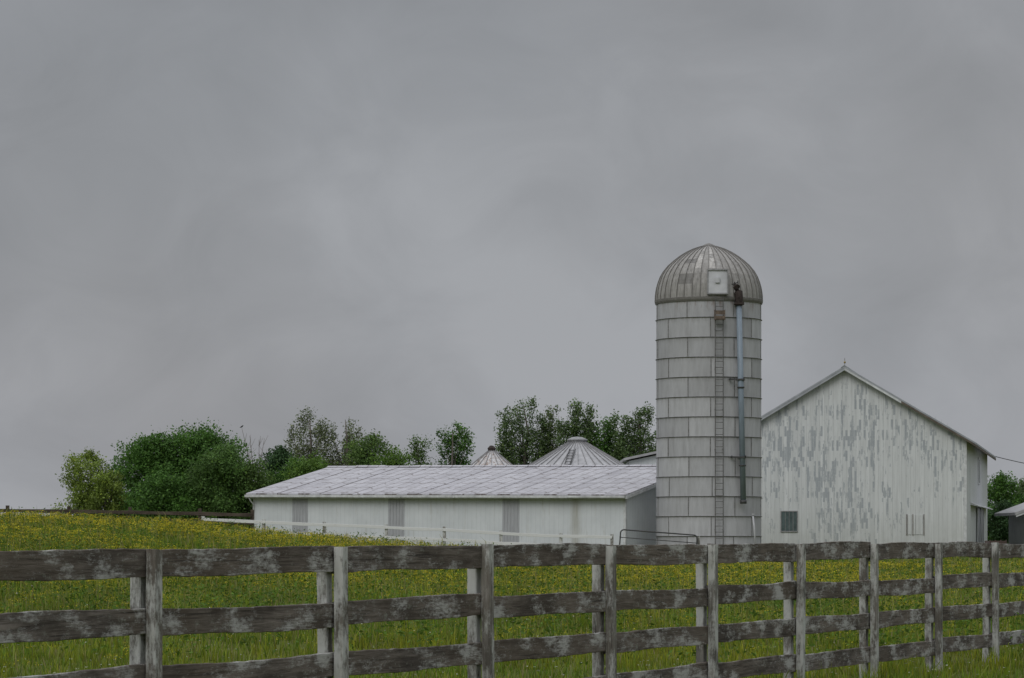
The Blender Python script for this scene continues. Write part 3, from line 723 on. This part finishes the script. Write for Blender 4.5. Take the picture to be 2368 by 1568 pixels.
def window(parent, x0, x1, z0, z1, y, name="window", glass=m_glass, label=None, bars=3):
    q = MB(); q.box(x0, x1, y-.02, y-.004, z0, z1); wd = q.obj(name, parent, [glass], label=label)
    f = MB(); t = .06
    f.box(x0-t,x0,y-.05,y-.003,z0-t,z1+t); f.box(x1,x1+t,y-.05,y-.003,z0-t,z1+t); f.box(x0,x1,y-.05,y-.003,z1,z1+t); f.box(x0,x1,y-.07,y-.003,z0-t,z0)
    for k in range(1, bars): xx = x0+(x1-x0)*k/bars; f.box(xx-.012,xx+.012,y-.04,y-.021,z0,z1)
    f.obj("frame", wd, [m_greymetal]); return wd
window(barn, 3.62, 4.62, 1.38, 2.62, 0, label="square window with dusty greenish panes", bars=4)
q = MB()
for k in range(4): q.box(11.72+k*.24, 11.72+k*.24+.21, -.03, -.003, 1.15, 2.42)
bh = q.obj("boarded_hatch", barn, [m_barn], label="small hatch closed with white boards")
for x0, x1, yy in ((11.62,11.67,-.003),(12.0,12.05,-.031),(12.70,12.74,-.003)):
    q = MB(); q.box(x0,x1,-.045,yy,1.1,2.45); q.obj("batten", bh, [m_soffit])
sy = MB(); sy.box(BW+.004,BW+.03,17.0,19.2,4.75,6.4); s1 = sy.obj("window", barn, [m_glass])
f = MB(); f.box(BW+.004,BW+.06,16.85,17.0,4.65,6.5); f.box(BW+.004,BW+.06,19.2,19.35,4.65,6.5); f.box(BW+.004,BW+.06,17.0,19.2,6.4,6.5); f.box(BW+.004,BW+.07,17.0,19.2,4.65,4.75); f.obj("frame", s1, [m_trimw])
dr = MB(); dr.box(BW+.005,BW+.08,14.0,24.0,-.4,3.0); dd = dr.obj("sliding_door", barn, [m_panel], label="grey sliding door on the long wall")
for y0, y1 in ((13.9,14.2),(18.9,19.15),(23.8,24.1)):
    f = MB(); f.box(BW+.09,BW+.13,y0,y1,-.4,3.0); f.obj("door_trim", dd, [m_trimw])
f = MB(); f.hexa([(BW+.004,6,3.1),(BW+.5,6,3.0),(BW+.5,31,3.0),(BW+.004,31,3.1),(BW+.004,6,3.25),(BW+.5,6,3.06),(BW+.5,31,3.06),(BW+.004,31,3.25)]); f.obj("door_hood", dd, [m_trimw])
q = MB(); q.tube([(BW/2,-.2,BR+.15),(BW/2,-.2,BR+.66)], .018, 6)
o = q.obj("lightning_rod", barn, [m_greymetal])
q = MB()
prof = [(0,BR+.30),(.055,BR+.33),(.075,BR+.38),(.055,BR+.43),(0,BR+.46)]
q.lathe(prof, 12); bo = q.obj("rod_ball", o, [simple("brass_ball", (.30,.22,.08), .5, .3)], True); bo.location = (BW/2,-.2,0)

# ------------------------------------------------------------------ grain bins
def gbin(loc, r, ze, za, capr, mroof, label, nrib, capm, ladder=False):
    e0 = thing("grain_bin", label, "grain bin", loc, group="round grain bins behind the shed")
    q = MB(); q.lathe([(r-.1,-.5),(r-.1,ze)], 48)
    for k in range(1, 6): z = ze*k/6; q.lathe([(r-.1,z-.03),(r-.07,z),(r-.1,z+.03)], 48)
    q.obj("bin_wall", e0, [m_greymetal], True)
    q = MB(); q.lathe([(r+.08,ze-.06),(r+.08,ze),(capr,za)], nrib*2)
    for i in range(nrib):
        a = 2*math.pi*i/nrib; h0 = .022/r; h1 = .014/capr
        q.hexa([e(a-h0,r+.08,ze),e(a-h0,r+.1,ze+.07),e(a+h0,r+.1,ze+.07),e(a+h0,r+.08,ze),e(a-h1,capr,za),e(a-h1,capr,za+.07),e(a+h1,capr,za+.07),e(a+h1,capr,za)], 1)
    rfo = q.obj("cone_roof", e0, [mroof, m_greymetal])
    q = MB(); q.lathe([(capr,za-.05),(capr,za+.14),(capr*1.12,za+.15),(capr*1.12,za+.22),(capr*.55,za+.38),(0,za+.42)], 20); q.obj("roof_cap", rfo, [capm])
    if ladder:
        q = MB(); a = math.radians(-12)
        def pr(t, s): rr = r + (capr-r)*t; z = ze + (za-ze)*t + .12; v = Vector(e(a, rr+.05, z)); return v + Vector((math.cos(a), math.sin(a), 0))*s
        for s in (-.2,.2): q.tube([pr(.1,s), pr(.75,s)], .03, 5)
        for k in range(8): t = .12+k*.085; q.tube([pr(t,-.2), pr(t,.2)], .022, 5)
        q.obj("roof_ladder", e0, [m_darkmetal])
    return e0
gbin((4.37,200,.6), 4.5, 4.98, 7.30, .62, m_binroof, "large round galvanized grain bin with ribbed cone roof", 36, m_greymetal, True)
gbin((-1.43,210,.6), 2.5, 5.1, 7.02, .26, m_binrust, "smaller round bin with rust-streaked cone roof", 20, m_rust)

# right outbuilding
rb = thing("outbuilding", "pale grey outbuilding with wide metal eave", "shed", (35.25,204.0,.45))
q = MB(); q.prism([(0,-.5),(9,-.5),(9,2.95),(4.5,4.5),(0,2.95)], 0, 8); q.obj("wall", rb, [m_outwall])
q = MB(); q.prism([(-.95,2.62),(4.5,4.62),(9.9,2.62),(9.9,2.82),(4.5,4.82),(-.95,2.82)], -.5, 8.5); q.obj("roof", rb, [m_binroof])
q = MB(); q.prism([(-.9,2.5),(4.5,4.45),(4.5,4.61),(-.9,2.61)], -.48, -.42); q.obj("rake_board", rb, [m_trimw])

# farm wagon
wg = thing("farm_wagon", "low flatbed farm wagon with dull brown headboard", "wagon", (19.6,150.0,Hf(22,150)-.04))
q = MB(); q.box(0,5.3,0,2.0,.52,.62); q.box(.1,5.2,-.03,-.003,.50,.60); q.obj("wagon_bed", wg, [m_trimw])
q = MB(); q.box(4.45,5.25,.02,1.98,.63,.88)
for k in range(4): q.box(4.4+k*.27,4.45+k*.27,.05,.12,.63,.93)
q.obj("headboard", wg, [m_redpaint])
q = MB(); q.box(.2,5.1,.5,.62,.38,.515); q.box(.2,5.1,1.4,1.52,.38,.515); q.tube([(.9,.1,.28),(.9,1.9,.28)],.04,6); q.tube([(4.4,.1,.28),(4.4,1.9,.28)],.04,6); q.tube([(.2,1,.4),(-1.4,1,.25)],.04,6); q.obj("chassis", wg, [m_rust])
for x in (.9,4.4):
    for y in (.12,1.88):
        q = MB(); q.tube([(x,y-.09,.28),(x,y-.06,.28),(x,y+.06,.28),(x,y+.09,.28)], [.22,.28,.28,.22], 20); wh = q.obj("wheel", wg, [m_rubber])
        q = MB(); q.tube([(x,y-.1,.28),(x,y+.1,.28)], .12, 12); q.obj("rim", wh, [m_greymetal])

# overhead cable and pole
pole = thing("utility_pole", "brown wooden utility pole carrying a cable", "utility pole", (62,232,.6))
q = MB(); q.tube([(0,0,-.5),(0,0,9)], [.17,.12], 10); q.obj("pole_shaft", pole, [m_brownwood], True)
q = MB(); q.box(-.06,.06,-1.1,1.1,8.3,8.45); q.obj("crossarm", pole, [m_brownwood])
q = MB(); A = Vector((35.4,224.5,7.9)); B2 = Vector((62,232,8.95)); pts = []
for k in range(31):
    t = k/30; v = A.lerp(B2, t); v.z -= 4*2.0*t*(1-t); pts.append(v)
q.tube(pts, .03, 5); cab = q.obj("overhead_cable", None, [m_darkmetal]); cab["label"] = "thin black cable sagging from the barn eave"; cab["category"] = "cable"

# ------------------------------------------------------------------ trees
def crown_mesh(blobs, n, size, col, shell=.30, seed=0, spread=.26, ncl=26):
    r = np.random.default_rng(seed)
    C = np.array([b_[0] for b_ in blobs]); Rr = np.array([b_[1] for b_ in blobs])
    vol = (Rr.prod(1))**(2/3); k = r.choice(len(blobs), n, p=vol/vol.sum())
    dirs = r.standard_normal((len(blobs), ncl, 3)); dirs /= np.linalg.norm(dirs, axis=2)[...,None]
    rad = shell + (1.15-shell)*r.random((len(blobs), ncl))**.7
    cc = C[:,None] + dirs*rad[...,None]*Rr[:,None]
    j = r.integers(0, ncl, n)
    P = cc[k, j] + r.standard_normal((n,3))*Rr[k]*spread
    tone_cl = .72 + .56*r.random((len(blobs), ncl)); tone_b = .82+.36*r.random(len(blobs))
    nrm = r.standard_normal((n,3)) + np.array([0,0,.7]) + dirs[k,j]*.6; nrm /= np.linalg.norm(nrm,axis=1)[:,None]
    t1 = np.cross(nrm, r.standard_normal((n,3))); t1 /= np.linalg.norm(t1,axis=1)[:,None]; t2 = np.cross(nrm, t1)
    s = (size*(.55+.9*r.random(n)))[:,None]
    Q = np.stack([P-t1*s*.5, P+t2*s*.32, P+t1*s*.6, P-t2*s*.32], 1)
    cl = np.array(col)[None]*(tone_cl[k,j]*tone_b[k]*(.75+.5*r.random(n)))[:,None]
    yel = r.random(n) < .10; cl[yel] *= [1.3,1.2,.9]
    return np_mesh("crown", Q.reshape(-1,3), np.arange(n*4).reshape(-1,4), np.repeat(cl, 4, 0))
def tree(name, label, x, y, width, zbot, ztop, col, style="round", leaves=9000, lsize=.24, seed=1, depth=None, cat="tree"):
    r = random.Random(seed); gz = Hf(x, y)
    t = thing(name, label, cat, (x, y, gz)); zb, zt = zbot-gz, ztop-gz
    W = width/2; HH = zt-zb; blobs = []; tips = []
    tr = MB(); spread = .32
    if style == "round":
        n = max(20, int(40*(width/5)))
        for i in range(n):
            zz = (i+.5)/n
            prof = max(.25, (1-(max(0,zz-.42)/.62)**2.4)**.5 if zz > .42 else .90+.10*zz/.42)
            a = i*2.399+r.uniform(-.5,.5); rr = W*prof*r.uniform(.15,.95)
            br = r.uniform(.6,1.25)*(.10*width+.24)
            z = zb + br*.6 + zz*(HH-br*1.3)
            blobs.append(((rr*math.cos(a), rr*math.sin(a)*.9, z), (br*1.15, br*1.15, br*r.uniform(.75,1.0)))); tips.append(blobs[-1][0])
        blobs.append(((r.uniform(-.15,.15)*W,0,zt-.45),(.10*width,.10*width,.5)))
    elif style == "poplar":
        # ascending leaders of different heights, feathery sprays, some sky between
        spread = .56; n = max(4, int(width/.66))
        for i in range(n):
            bx = -W+.3+(width-.6)*(i+.5)/n + r.uniform(-.2,.2); edge = (abs(bx)/W)
            topz = zt - HH*(.18*edge**2 + (r.uniform(.03,.20) if i % 2 else r.uniform(0,.08))); by = r.uniform(-.9,.9)
            m = max(6, int(HH/.40)); start = r.uniform(0,.12); lean = r.uniform(-.3,.3)
            for k in range(m):
                f_ = start+(1-start)*k/(m-1); rad = (.60 - .28*f_)*r.uniform(.6,1.25)
                if r.random() < .11 and f_ > .25: continue
                blobs.append(((bx*(.78+.22*f_)+lean*f_+r.uniform(-.50,.50)*(1-.5*f_), by+r.uniform(-.4,.4), zb+.3+f_*(topz-zb-.5)), (rad, rad, rad*r.uniform(.8,1.2))))
            tips.append((bx+lean, by, topz-.5))
    else:  # sparse
        n = int(9+width*4); spread = .5
        for i in range(n):
            f_ = i/(n-1); rr = W*(1-.65*f_)*r.uniform(.1,.95); a = r.uniform(0,6.28)
            blobs.append(((rr*math.cos(a), rr*math.sin(a), zb+f_*HH*.95), (r.uniform(.3,.55),)*3)); tips.append(blobs[-1][0])
    h = zt
    sp = [(0,0,-.3),(r.uniform(-.1,.1),0,h*.25),(r.uniform(-.2,.2),r.uniform(-.1,.1),h*.5),(r.uniform(-.25,.25),0,h*.75),(r.uniform(-.2,.2),0,h*.93)]
    R0 = .016*h+.04
    tr.tube(sp, [R0*1.25,R0,R0*.7,R0*.4,R0*.12], 8)
    for tp in tips:
        z0 = max(h*.18, min(tp[2]*.62, h*.7)); f_ = z0/h
        k = min(3, int(f_/.25)); tt = (f_-.25*k)/.25; a_, b_ = Vector(sp[k]), Vector(sp[k+1]); st = a_.lerp(b_, min(1,max(0,tt)))
        T_ = Vector(tp); mid = st.lerp(T_, .5) + Vector((r.uniform(-.2,.2), r.uniform(-.2,.2), -.05*(T_-st).length))
        rad = R0*.38*(1-f_*.6); tr.tube([st, mid, T_], [rad, rad*.6, rad*.15], 5)
    tr.obj("trunk", t, [m_bark], True)
    obj_of("crown", crown_mesh(blobs, leaves, lsize, col, seed=seed, spread=spread, ncl=26 if style=="round" else 12), t, [m_leaf])
    return t
MAP = (.078,.168,.034); DK = (.042,.086,.032); MID = (.100,.170,.046); LT = (.180,.248,.050); POP = (.155,.190,.094); BRI = (.115,.205,.040); PD = (.112,.172,.066)
tree("willow_tree", "pale yellow-green bushy tree at the meadow edge", -32.3,228,4.5,1.2,8.2,LT,"round",16000,.16,11)
tree("willow_tree", "small pale green tree beside darker maple", -30.6,226,2.8,1.2,6.6,LT,"round",7000,.16,31)
tree("maple_tree", "broad dark green maple with dense round crown", -28.0,232,7.0,1.4,9.5,MAP,"round",34000,.18,12)
tree("maple_tree", "tall dark green maple with dense crown", -24.2,233,8.0,1.4,10.1,MAP,"round",40000,.18,13)
tree("leafy_tree", "mid-green tree with full low crown", -21.9,225,5.8,1.2,8.5,(.085,.160,.040),"round",22000,.17,14)
tree("leafy_tree", "grey-green small tree behind the fence", -19.8,226,4.4,1.2,7.4,MID,"round",14000,.17,15)
tree("leafy_tree", "dark green low tree in front of the maple", -26.2,224,5.8,1.0,6.4,MAP,"round",20000,.17,35)
tree("spruce_like_tree", "very dark green tree behind the shed roof", -18.2,234,4.2,1.5,8.7,DK,"round",14000,.18,16)
tree("leafy_tree", "bright green rounded tree behind the shed", -15.4,229,5.2,1.5,7.8,BRI,"round",15000,.17,17)
tree("leafy_tree", "dark green bush-like tree behind the shed", -17.0,231,3.4,1.5,7.7,MAP,"round",10000,.17,37)
tree("poplar_tree", "tall sparse pale poplar rising above other trees", -16.9,248,3.8,3.5,12.3,POP,"poplar",14000,.15,18)
tree("poplar_tree", "tall sparse poplar with ragged twin crown", -13.8,247,3.7,3.5,12.1,POP,"poplar",13500,.15,19)
tree("leafy_tree", "grey-green tree beside the poplars", -11.3,236,4.2,2.5,9.7,MID,"round",13000,.17,20)
tree("leafy_tree", "bright green low tree behind the shed ridge", -9.2,231,4.0,2.5,8.4,BRI,"round",10000,.17,21)
tree("thin_tree", "thin half-bare young tree with few leaves", -7.3,235,3.2,4.5,9.4,MID,"sparse",3000,.15,22)
tree("poplar_tree", "dark green upright tree behind the shed ridge", -4.7,236,3.3,4.5,10.8,MAP,"poplar",10000,.16,23)
tree("poplar_tree", "tall dark green poplar with ragged crown", 1.1,250,4.9,4.0,13.6,PD,"poplar",23000,.165,24)
tree("poplar_tree", "slender thinly leaved poplar behind the bins", 3.3,251,2.6,4.5,12.8,POP,"poplar",7500,.155,25)
tree("poplar_tree", "tall green poplar behind the large grain bin", 5.4,249,4.1,4.0,13.3,PD,"poplar",20000,.165,26)
tree("poplar_tree", "rounded dark green tree behind the large bin", 7.8,250,4.2,4.5,12.1,MAP,"poplar",18000,.165,27)
tree("poplar_tree", "dark green tree close beside the silo", 10.6,249,4.6,4.5,12.8,PD,"poplar",23000,.165,28)
tree("leafy_tree", "dark green tree behind the barn corner", 40.8,250,3.8,1.0,6.9,MAP,"round",10000,.18,29)
tree("leafy_tree", "dark green tree behind the grey outbuilding", 43.4,252,4.0,1.0,6.4,PD,"round",9000,.18,30)
tree("leafy_tree", "low dark green bush behind the outbuilding", 40.2,243,3.2,.7,4.4,DK,"round",7000,.18,40)
# thicket
bl = []
for i in range(110):
    x = random.uniform(-32.5,-2); bl.append(((x, random.uniform(-2,2)+240, .65+random.uniform(.4,4.9)), (random.uniform(.9,1.5),1.0,random.uniform(.8,1.3))))
for i in range(24):
    x = random.uniform(38.5,52); bl.append(((x, random.uniform(-2,2)+256, .65+random.uniform(.4,2.8)), (1.3,1.0,1.1)))
th = obj_of("thicket", crown_mesh(bl, 75000, .21, (.06,.11,.032), seed=5), None, [m_leaf]); th["kind"] = "stuff"; th["label"] = "dense green thicket behind the farm fence"; th["category"] = "thicket"

# dead trees
def dead(x, y, tips, base_h, label, seed, sc=1.0):
    r = random.Random(seed); gz = Hf(x, y); t = thing("dead_tree", label, "dead tree", (x, y, gz)); q = MB()
    q.tube([(0,0,-.3),(.05,0,base_h*.5),(.1,0,base_h)], [.14,.1,.07], 7)
    for (dx, dz) in tips:
        st = Vector((.1,0,base_h*r.uniform(.75,1))); T_ = Vector((dx, r.uniform(-.5,.5), dz-gz)); mid = st.lerp(T_, .5)+Vector((r.uniform(-.15,.15),0,-.1))
        q.tube([st, mid, T_], [.06*sc,.04*sc,.014*sc], 5)
        for k in range(5):
            s = mid.lerp(T_, r.uniform(0,.8)); q.tube([s, s+Vector((r.uniform(-.4,.4), r.uniform(-.2,.2), r.uniform(.3,.8)))], [.02*sc,.008*sc], 4)
    q.obj("trunk", t, [m_deadbark]); return t
dead(-20.1,236,[(-1.25,10.2),(-.6,9.6),(.1,9.3),(.55,9.4),(-.9,8.6),(1.0,8.6)], 5.2, "bare bleached dead tree among the green trees", 3)
dead(33.6,236,[(-.8,11.2),(-.2,11.1),(.4,10.9),(.9,10.6)], 6.5, "bare twiggy tree behind the barn roof", 9, .55)
bd = MB()
bd.tube([(-.17,0,-.03),(-.11,0,-.01),(-.06,0,.02),(0,0,.05),(.05,0,.10),(.075,0,.135),(.105,0,.14),(.15,0,.132)], [.012,.022,.05,.062,.05,.036,.024,.004], 10)
bird_e = bd.obj("bird", None, [m_bird], True); bird_e.location = (-21.35,236.0,10.27); bird_e["label"] = "small black bird perched on a bare branch tip"; bird_e["category"] = "bird"

# ------------------------------------------------------------------ world, sun, camera
wd = bpy.data.worlds.new("World"); scene.world = wd; wd.use_nodes = True; nt = wd.node_tree; g = G(nt)
bg = nt.nodes["Background"]; bg.inputs["Strength"].default_value = .1
sky = nt.nodes.new("ShaderNodeTexSky"); sky.sky_type = 'NISHITA'; sky.sun_disc = False; sky.sun_elevation = math.radians(48); sky.sun_rotation = math.radians(205); sky.air_density = 1.5; sky.dust_density = 5
v = g.coord("Generated"); s = g.sep(v)
n1 = g.noise(g.vadd(g.vmul(v, (1,1,1.15)), (.35,0,.2)), 6.0, 3, .45, .4); n2 = g.noise(g.vadd(g.vmul(v, (1,1,1.35)), (3,1,7)), 19, 6, .56, .7)
nn = g.math('ADD', g.math('MULTIPLY', n1, .70), g.math('MULTIPLY', n2, .30))
cl = g.ramp(nn, [(.35, (2.58,2.68,2.88)), (.50, (3.04,3.15,3.38)), (.63, (3.58,3.70,3.95))])
hue = g.noise(g.vadd(v, (7,3,1)), 5, 3, .5)
cl = g.mix(g.ramp(hue, [(.42, 0), (.68, .6)]), cl, g.vmul(cl, (1.02,.99,.965)))
z = s[2]
boost = g.math('ADD', 1.0, g.math('MULTIPLY', g.ramp(z, [(.20, 0), (.85, 1)]), 2.3))
low = g.ramp(z, [(.0, 1.07), (.10, 1.0), (.18, .96)])
cl = g.mix(1.0, cl, low, 'MULTIPLY')
cl = g.vmul(cl, g.comb(boost, boost, boost))
g.put(bg.inputs["Color"], g.mix(.95, sky.outputs[0], cl))
sun = bpy.data.lights.new("overcast_sun", 'SUN'); sun.energy = 1.05; sun.angle = math.radians(35); sun.color = (1,.98,.955)
so = bpy.data.objects.new("overcast_sun", sun); COL.objects.link(so)
az = math.radians(205); el = math.radians(48)
dirv = Vector((math.sin(az)*math.cos(el), math.cos(az)*math.cos(el), math.sin(el)))
so.rotation_euler = dirv.to_track_quat('Z', 'Y').to_euler(); so.location = (0,0,30)
cam = bpy.data.cameras.new("camera"); co = bpy.data.objects.new("camera", cam); COL.objects.link(co)
cam.lens = 105; cam.sensor_width = 36; cam.shift_y = .194; cam.clip_end = 9000; cam.clip_start = .1
co.location = (0,0,EYE); co.rotation_euler = (math.radians(90),0,0); scene.camera = co
scene.view_settings.view_transform = 'Standard'; scene.view_settings.look = 'None'; scene.view_settings.exposure = 0
